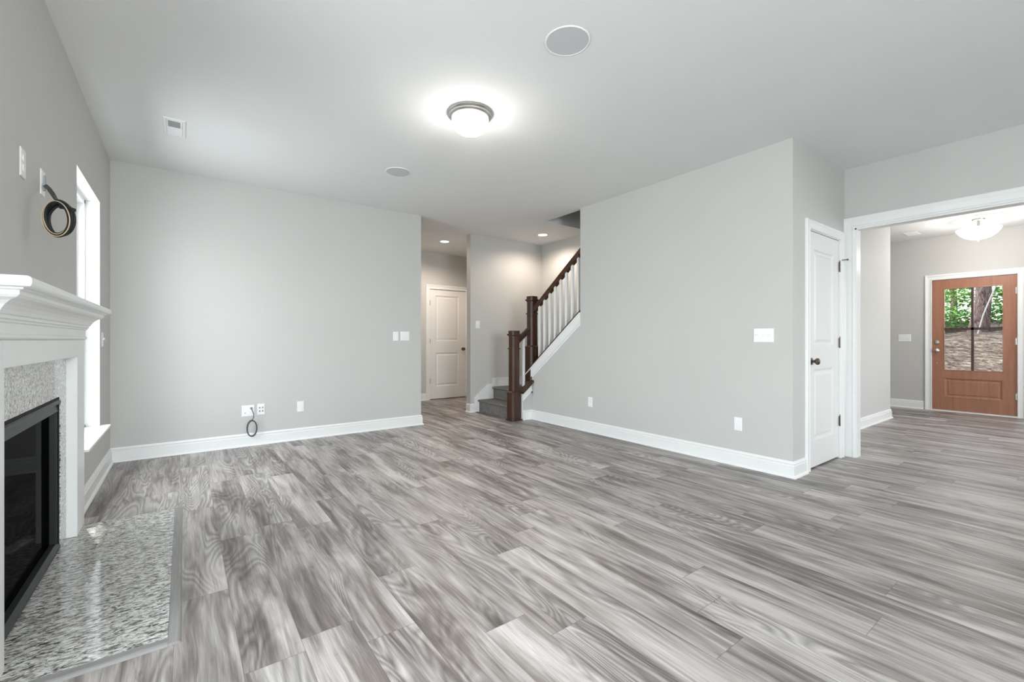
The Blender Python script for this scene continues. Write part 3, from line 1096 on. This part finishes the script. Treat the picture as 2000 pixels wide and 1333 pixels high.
def register(x0, x1, y0, y1, label, louv=True, dam=None):
    e = empty('ceiling_vent', ((x0 + x1) / 2, (y0 + y1) / 2, H), label=label, cat='air vent')
    mb = MB()
    mb.sweep([(x0, y0), (x1, y0), (x1, y1), (x0, y1)], [(0, -.0005), (0, -.003), (.006, -.007), (.020, -.008), (.022, -.0005)], lambda a, b, c: (a, b, H + c), closed=True)
    mb.build('frame', PLASTIC, e)
    mb = MB()
    if dam:
        mb.box(dam[0], dam[1], dam[2], dam[3], H - .004, H - .0005)
        mb.build('duct_opening', DUCT, e)
        mb = MB()
    mb.box(x0 + .022, x1 - .022, (dam[3] if dam else y0 + .022), y1 - .022, H - .003, H - .0006)
    n = 12
    ys0 = (dam[3] if dam else y0 + .022)
    for i in range(n):
        y = ys0 + (i + .5) * (y1 - .022 - ys0) / n
        mb.add([(x0 + .022, y - .006, H - .0035), (x1 - .022, y - .006, H - .0035), (x1 - .022, y + .004, H - .009), (x0 + .022, y + .004, H - .009)], [(0, 1, 2, 3)])
    if dam:
        mb.box(x0 + .022, dam[0], dam[2], dam[3], H - .006, H - .0006)
        mb.box(dam[1], x1 - .022, dam[2], dam[3], H - .006, H - .0006)
        mb.box(x0 + .022, x1 - .022, y0 + .022, dam[2], H - .006, H - .0006)
    mb.build('louvres', PLASTIC, e)


register(-.126, .013, 4.094, 4.436, 'white ceiling air vent near the left wall with a grey opening', dam=(-.095, -.021, 4.138, 4.258))
register(8.78, 9.10, 1.74, 1.90, 'small white ceiling air vent in the entry')

# ------------------------------------------------------------------ stair
st_ = empty('staircase', (4.3, 5.3, 0), label='grey carpeted stair with two visible steps up to a landing', cat='stairs')


def carpet_step(mb, axis, nose, back, s0, s1, z0, z1):
    """rounded bullnose step; travels along +X ('X') or -Y ('Y'); nose/back coordinates along travel"""
    r = .016
    sg = 1 if back > nose else -1
    pts = [(nose, z0), (back, z0), (back, z1)]
    n = 7
    for k in range(n + 1):
        a = math.pi / 2 + math.pi * k / n
        pts.append((nose + sg * (r * math.cos(a)) - sg * .012 + sg * .0, z1 - r + r * math.sin(a)))
    pts.append((nose, z1 - 2 * r - .004))
    if axis == 'X':
        mb.prism(pts, s0, s1, lambda a, b, c: (a, c, b), smooth=False)
    else:
        mb.prism(pts, s0, s1, lambda a, b, c: (c, a, b), smooth=False)


mb = MB()
carpet_step(mb, 'X', 3.680, 3.955, 4.982, YD - .016, .001, .186)
mb.build('carpet_step', CARPET, st_)
mb = MB()
carpet_step(mb, 'X', 3.945, XE - .001, 4.982, YD - .016, .001, .372)
mb.build('landing', CARPET, st_)
for k in range(1, 11):
    mb = MB()
    y0 = 4.975 - .25 * (k - 1)
    carpet_step(mb, 'Y', y0, y0 - .27, XR + T + .018, XE - .001, .372 + .19 * (k - 1) - (.05 if k > 1 else .371), .372 + .19 * k)
    mb.build('carpet_step', CARPET, st_)
# white skirt boards
mb = MB()
mb.prism([(3.594, 0.001), (3.594, .215), (3.605, .232), (3.845, .412), (3.86, .420), (3.933, .420), (3.933, .505), (XE - .001, .505), (XE - .001, .373), (3.957, .373), (3.945, .18), (3.70, .18), (3.68, .001)],
         YD - .0005, YD - .015, lambda a, b, c: (a, c, b))
mb.prism([(3.594, .215), (3.605, .232), (3.845, .412), (3.86, .420), (3.86, .405), (3.85, .396), (3.612, .218), (3.606, .208)],
         YD - .015, YD - .020, lambda a, b, c: (a, c, b))
mb.prism([(3.933, .488), (XE - .001, .488), (XE - .001, .505), (3.933, .505)], YD - .015, YD - .019, lambda a, b, c: (a, c, b))
mb.build('skirt_board', TRIM, st_)
mb = MB()
mb.box(XE - .001, XE - .013, 4.99, YD - .016, .373, .505)
mb.build('skirt_board', TRIM, st_)

# trim boards along the sloping wall tops
sl = .763
zr = lambda y: .641 + sl * (4.968 - y)      # underside of the dark shoe rail
mb = MB()
mb.prism([(YK + .004, zr(YK + .004) - .130), (YK + .004, zr(YK + .004)), (YFULL, zr(YFULL)), (YFULL, zr(YFULL) - .130)], XR - .0005, XR - .014, lambda a, b, c: (c, a, b))
mb.prism([(YK + .004, zr(YK + .004) - .022), (YK + .004, zr(YK + .004)), (YFULL, zr(YFULL)), (YFULL, zr(YFULL) - .022)], XR - .014, XR - .021, lambda a, b, c: (c, a, b))
mb.prism([(YK + .0, zs(YK) + .001), (YK, zr(YK)), (YFULL + .0005, zr(YFULL)), (YFULL + .0005, zs(YFULL) + .001)], XR - .0005, XR + T - .001, lambda a, b, c: (c, a, b))
mb.box(XR - .014, XR + T - .001, YK + .0005, YK + .013, .374, zr(YK))
struct(mb, 'trim_2', TRIM, 'white sloped skirt board under the dark stair rail', 'trim')
zc = lambda x: .545 - .80 * (XR + .035 - x)
mb = MB()
mb.prism([(3.772, zc(3.772) - .125), (XR, zc(XR) - .125), (XR, zc(XR)), (3.772, zc(3.772))], YL0 - .0005, YL0 - .014, lambda a, b, c: (a, c, b))
mb.prism([(3.772, zc(3.772) - .125), (XR, zc(XR) - .125), (XR, zc(XR) - .105), (3.772, zc(3.772) - .105)], YL0 - .014, YL0 - .020, lambda a, b, c: (a, c, b))
mb.box(3.764, 3.776, YL0 - .014, YL0, .131, zc(3.772) - .01)
struct(mb, 'trim_3', TRIM, 'short white sloped skirt board right of the front newel post', 'trim')

rl = empty('stair_railing', (3.68, 4.92, 0), label='dark walnut stair railing with two box newel posts and white balusters', cat='stair railing')


def newel(x, y, z0, ztop, w, base_h, name='newel_post'):
    """box newel with chamfered corners, base block, collars and cap; ztop top of cap"""
    mb = MB()

    def octo(r, ch):
        c = r - ch
        return [(r, -c), (r, c), (c, r), (-c, r), (-r, c), (-r, -c), (-c, -r), (c, -r)]

    def blk(r, ch, a, b, r2=None):
        lo = octo(r, ch)
        hi = octo(r2 or r, ch)
        vs = [(x + p, y + q, a) for p, q in lo] + [(x + p, y + q, b) for p, q in hi]
        mb.add(vs, [tuple(range(8))[::-1], tuple(range(8, 16))] + [(k, (k + 1) % 8, (k + 1) % 8 + 8, k + 8) for k in range(8)])
    r = w / 2
    rb = r + .018
    blk(rb + .012, .022, z0, z0 + .016)
    blk(rb, .022, z0 + .016, z0 + base_h)
    blk(rb + .006, .022, z0 + base_h, z0 + base_h + .012)
    blk(rb + .006, .022, z0 + base_h + .012, z0 + base_h + .030, r + .002)
    zc1 = ztop - .255
    blk(r, .020, z0 + base_h + .030, zc1)
    blk(r + .012, .022, zc1, zc1 + .014)
    blk(r - .001, .020, zc1 + .014, ztop - .075)
    blk(r + .003, .02, ztop - .075, ztop - .062, r + .016)
    blk(r + .018, .022, ztop - .062, ztop - .045)
    blk(r + .003, .02, ztop - .045, ztop - .004)
    blk(r + .003, .02, ztop - .004, ztop, r - .004)
    return mb.build(name, WALNUT, rl)


newel(3.677, 4.920, .0005, 1.240, .124, .375)
newel(4.002, 4.925, .3725, 1.735, .124, .63)
# long handrail, shoe rail, balusters
HR = [(-.030, 0), (.030, 0), (.030, .020), (.022, .028), (.033, .045), (.031, .062), (.015, .072), (-.015, .072), (-.031, .062), (-.033, .045), (-.022, .028), (-.030, .020)]
hz = lambda y: 1.60 + .745 * (4.73 - y)      # underside of handrail
mb = MB()
XRL = 4.000


def rail(mb, prof, p0, p1):
    (x0, y0, z0), (x1, y1, z1) = p0, p1
    dx, dy = x1 - x0, y1 - y0
    l = math.hypot(dx, dy)
    sx, sy = -dy / l, dx / l
    n = len(prof)
    vs = [(x0 + sx * a, y0 + sy * a, z0 + b * 1.2) for a, b in prof] + [(x1 + sx * a, y1 + sy * a, z1 + b * 1.2) for a, b in prof]
    mb.add(vs, [tuple(range(n)), tuple(range(n, 2 * n))[::-1]] + [(k, (k + 1) % n, (k + 1) % n + n, k + n) for k in range(n)])


rail(mb, HR, (XRL, 4.868, hz(4.868)), (XRL, YFULL - .6, hz(YFULL - .6)))
# the rail runs on behind the full-height wall, clear of it
mb.v = [(x + (.0 if y > YFULL else 0), y, z) for x, y, z in mb.v]
mb = MB()
rail(mb, HR, (XRL, 4.868, hz(4.868)), (XRL, YFULL + .001, hz(YFULL + .001)))
mb.build('handrail', WALNUT_Y, rl)
mb = MB()
rail(mb, [(-.074, 0), (.060, 0), (.060, .020), (.052, .028), (-.066, .028), (-.074, .020)], (XRL, 4.862, zr(4.862) + .001), (XRL, YFULL + .001, zr(YFULL + .001) + .001))
mb.build('shoe_rail', WALNUT_Y, rl)
proto = None
for i in range(8):
    y = 4.755 - i * .1085
    b = .016
    za_, zb_ = zr(y + b) + .030, hz(y - b) + .010
    mb = MB()
    vs = []
    for (dx, dy) in ((-b, -b), (b, -b), (b, b), (-b, b)):
        vs.append((XRL + dx, y + dy, zr(y + dy) + .034))
    for (dx, dy) in ((-b, -b), (b, -b), (b, b), (-b, b)):
        vs.append((XRL + dx, y + dy, hz(y + dy) + .0005))
    mb.add(vs, [(3, 2, 1, 0), (4, 5, 6, 7)] + [(k, (k + 1) % 4, (k + 1) % 4 + 4, k + 4) for k in range(4)])
    mb.build('baluster', TRIM, rl, bevel=.002)
# fillet scallops between balusters: small dark blocks under the handrail
mb = MB()
for i in range(8):
    y1_ = 4.755 - i * .1085 - .0165
    y0_ = y1_ - .1085 + .033
    if y0_ < YFULL:
        y0_ = YFULL + .002
    mb.prism([(y1_, hz(y1_)), (y0_, hz(y0_)), (y0_, hz(y0_) - .012), (y1_, hz(y1_) - .012)], XRL - .014, XRL + .014, lambda a, b, c: (c, a, b))
mb.build('fillet_strip', WALNUT_Y, rl)
# short handrail and its cap between the newels
mb = MB()
rail(mb, HR, (3.738, 4.925, 1.055), (3.942, 4.925, 1.055 + .204 * .80))
mb.build('handrail', WALNUT, rl)
mb = MB()
rail(mb, [(-.120, 0), (.050, 0), (.050, .018), (.044, .026), (-.112, .026), (-.120, .018)], (3.752, 4.925, zc(3.752)), (XR - .0, 4.925, zc(XR)))
mb2 = mb
mb2.build('shoe_rail', WALNUT, rl)
mb = MB()
mb.prism([(XR - .001, zc(XR) + .0), (XR + .0, zc(XR)), (XR, zc(XR) + .031), (XR - .001, zc(XR) + .031)], YL0 - .02, YL0 - .005, lambda a, b, c: (a, c, b))
mb = MB()
b = .016
x = 3.842
vs = [(x + dx, 4.925 + dy, zc(x + dx) + .031) for dx, dy in ((-b, -b), (b, -b), (b, b), (-b, b))] + \
     [(x + dx, 4.925 + dy, 1.055 + (x + dx - 3.738) * .8 + .0005) for dx, dy in ((-b, -b), (b, -b), (b, b), (-b, b))]
mb.add(vs, [(3, 2, 1, 0), (4, 5, 6, 7)] + [(k, (k + 1) % 4, (k + 1) % 4 + 4, k + 4) for k in range(4)])
mb.build('baluster', TRIM, rl, bevel=.002)

# ------------------------------------------------------------------ outside, seen through the front door


def leafmat(name, c0, c1):
    m, nt, b = newmat(name)
    v = coords(nt)
    n = noise(nt, v, 3.5, 3, .6)
    nt.links.new(ramp(nt, n, [(.35, c0), (.65, c1)]), b.inputs['Base Color'])
    b.inputs['Roughness'].default_value = .6
    b.inputs['Transmission Weight'].default_value = 0
    return m


LEAF = leafmat('green_leaves', (0.05, 0.22, 0.03), (0.24, 0.50, 0.10))
LEAF2 = leafmat('yellow_green_leaves', (0.12, 0.30, 0.04), (0.38, 0.60, 0.16))


def litter():
    m, nt, b = newmat('brown_leaf_litter')
    v = coords(nt, (1, 1.0, 1))
    v2 = coords(nt, (3.0, 1, 1))
    n1 = noise(nt, v2, 4.2, 6, .8, 1.6)
    n2 = noise(nt, v, 1.3, 3, .6)
    c = ramp(nt, n1, [(.40, (0.05, 0.03, 0.02)), (.48, (0.24, 0.165, 0.11)), (.55, (0.56, 0.46, 0.37)), (.64, (0.85, 0.78, 0.70))])
    c = mixc(nt, ramp(nt, n2, [(.55, 0.0), (.7, .3)]), c, (0.16, 0.20, 0.07))
    nt.links.new(c, b.inputs['Base Color'])
    b.inputs['Roughness'].default_value = .95
    bump(nt, b, n1, 1.0, .25)
    return m


def bark():
    m, nt, b = newmat('pine_bark')
    v = coords(nt, (6, 6, 1.4))
    n1 = noise(nt, v, 3.5, 5, .7, 1.2)
    c = ramp(nt, n1, [(.36, (0.045, 0.03, 0.028)), (.52, (0.22, 0.155, 0.135)), (.68, (0.42, 0.33, 0.30))])
    nt.links.new(c, b.inputs['Base Color'])
    b.inputs['Roughness'].default_value = .95
    bump(nt, b, n1, 1.0, .05)
    return m


LITTER, BARK = litter(), bark()
rnd = random.Random(4)
gh = lambda x, y: -.28 + max(0, min(x, 16.6) - 10.6) * .30 + max(0, x - 16.6) * .03 + (.10 * math.sin(x * 1.3 + y * .9) + .06 * math.sin(y * 2.3 + x)) * min(1, max(0, x - 10.5) / 2)
mb = MB()
nx, ny = 56, 40
vs, fs = [], []
for i in range(nx + 1):
    for j in range(ny + 1):
        x = XD + .17 + i * .45
        y = -7 + j * .6
        vs.append((x, y, gh(x, y)))
for i in range(nx):
    for j in range(ny):
        k = i * (ny + 1) + j
        fs.append((k, k + ny + 1, k + ny + 2, k + 1))
mb.add(vs, fs, True)
tag(mb.build('forest_ground', LITTER), 'sloping bank of brown fallen leaves outside the front door', 'ground', kind='structure')
struct(MB().box(XD + .17, XD + 1.2, .2, 2.4, -.12, -.02), 'trim_4', DUCT, 'concrete porch slab outside the front door', 'porch')


def leaves(mb, c, rad, n, size, seed):
    rn = random.Random(seed)
    for _ in range(n):
        while True:
            p = Vector((rn.uniform(-1, 1), rn.uniform(-1, 1), rn.uniform(-1, 1)))
            if p.length < 1:
                break
        q = Vector(c) + Vector((p.x * rad[0], p.y * rad[1], p.z * rad[2]))
        d = Vector((rn.uniform(-1, 1), rn.uniform(-1, 1), rn.uniform(-.4, .4))).normalized()
        e = d.cross(Vector((rn.uniform(-.5, .5), rn.uniform(-.5, .5), 1))).normalized()
        s_ = size * rn.uniform(.6, 1.3)
        mb.add([q - d * s_, q - e * s_ * .42, q + d * s_, q + e * s_ * .42 + Vector((0, 0, s_ * .15))], [(0, 1, 2, 3)])


def tree(x, y, r, h, lean, label, crown=None, seed=0):
    z0 = gh(x, y) - .15
    t = empty('tree', (x, y, z0), label=label, cat='tree', group='trees outside the front door')
    mb = MB()
    n = 10
    rn = random.Random(seed)
    pts = []
    for i in range(n + 1):
        f = i / n
        pts.append((x + lean[0] * f + rn.uniform(-.3, .3) * r, y + lean[1] * f + rn.uniform(-.3, .3) * r, z0 + h * f))
    vs = []
    seg = 14
    for i, pnt in enumerate(pts):
        f = i / n
        rr = r * (1 - .5 * f) * (1.35 if i == 0 else 1)
        for k in range(seg):
            a = 2 * math.pi * k / seg
            vs.append((pnt[0] + rr * math.cos(a), pnt[1] + rr * math.sin(a), pnt[2]))
    fs = [(i * seg + k, i * seg + (k + 1) % seg, (i + 1) * seg + (k + 1) % seg, (i + 1) * seg + k) for i in range(n) for k in range(seg)]
    mb.add(vs, fs, True)
    mb.build('trunk', BARK, t)
    if crown:
        mb = MB()
        leaves(mb, (x + lean[0], y + lean[1], z0 + h * crown[0]), tuple(.6 * q for q in crown[1]), crown[2], .16, seed + 50)
        mb.build('foliage', LEAF, t)
    return t


tree(16.0, 1.96, .155, 9, (.1, -.35), 'thick pine trunk seen through the upper right pane of the front door', (.85, (2, 2, 1.6), 420), 1)
tree(17.2, 3.05, .09, 8, (.2, .1), 'thin straight tree trunk behind the centre of the upper left pane', (.75, (1.2, 1.2, 1.8), 260), 2)
tree(15.5, 2.62, .06, 7, (.1, .2), 'slim tree trunk just left of the front door muntin', (.7, (1, 1, 1.5), 220), 3)
tree(19.0, 4.45, .10, 8, (-.2, .1), 'slim tree trunk at the left edge of the upper left pane', (.75, (1.4, 1.4, 1.6), 260), 4)
tree(20.5, 4.1, .13, 9, (.1, -.2), 'farther grey tree trunk in the upper left pane', (.8, (1.5, 1.5, 1.6), 260), 5)
tree(19.5, 2.95, .08, 8, (0, .1), 'farther thin tree trunk close behind the big pine', (.8, (1.2, 1.2, 1.4), 220), 6)
tree(20.0, 1.35, .12, 8, (.1, 0), 'grey tree trunk at the right edge of the upper right pane', (.8, (1.5, 1.5, 1.6), 260), 7)
# leaning pale branch in front of the pine
mb = MB()
zb0 = gh(14.5, 1.75)
mb.tube([(15.6, 1.95, gh(15.6, 1.95) - .05), (15.6, 1.85, 1.72), (15.62, 1.74, 2.1), (15.65, 1.62, 2.5), (15.7, 1.5, 2.9)], .014, 8)
tag(mb.build('fallen_branch', paint('pale_branch', (0.50, 0.50, 0.46), .9)), 'pale bare branch leaning in front of the thick pine trunk', 'branch')
bushes = [
    (16.4, 2.62, .62, .34, 'low bright green bush left of the thick pine trunk', LEAF),
    (16.3, 1.36, .60, .34, 'low bright green bush right of the thick pine trunk', LEAF),
    (17.6, 3.55, .90, .60, 'green bush at the foot of the slim trunks', LEAF2),
    (18.3, 1.20, .85, .85, 'tall green bush at the right edge of the upper right pane', LEAF),
    (18.3, 2.55, .85, .70, 'green bush behind the front door muntin', LEAF2),
    (20.6, 4.80, 1.3, .95, 'green thicket at the left of the upper left pane', LEAF2),
    (20.8, 2.00, 1.3, 1.2, 'green thicket behind the thick pine trunk', LEAF),
    (23.3, 3.70, 1.6, 1.15, 'farther pale green thicket between the slim trunks', LEAF),
    (24.3, 1.20, 1.6, 1.6, 'farther green thicket at the right of the view', LEAF2),
    (27.5, 5.60, 1.9, 1.3, 'farthest green thicket at the left of the view', LEAF2),
    (14.3, 2.62, .28, .20, 'small green seedling on the leaf litter in the lower left pane', LEAF),
]
for i, (x, y, r, hz_, lb, mt_) in enumerate(bushes):
    mb = MB()
    z0 = gh(x, y)
    leaves(mb, (x, y, z0 + hz_), (r * .6, r, hz_), int(260 + 520 * r), .055 + .03 * r, 100 + i)
    o = mb.build('shrub', mt_)
    tag(o, lb, 'shrub', 'shrubs outside the front door')
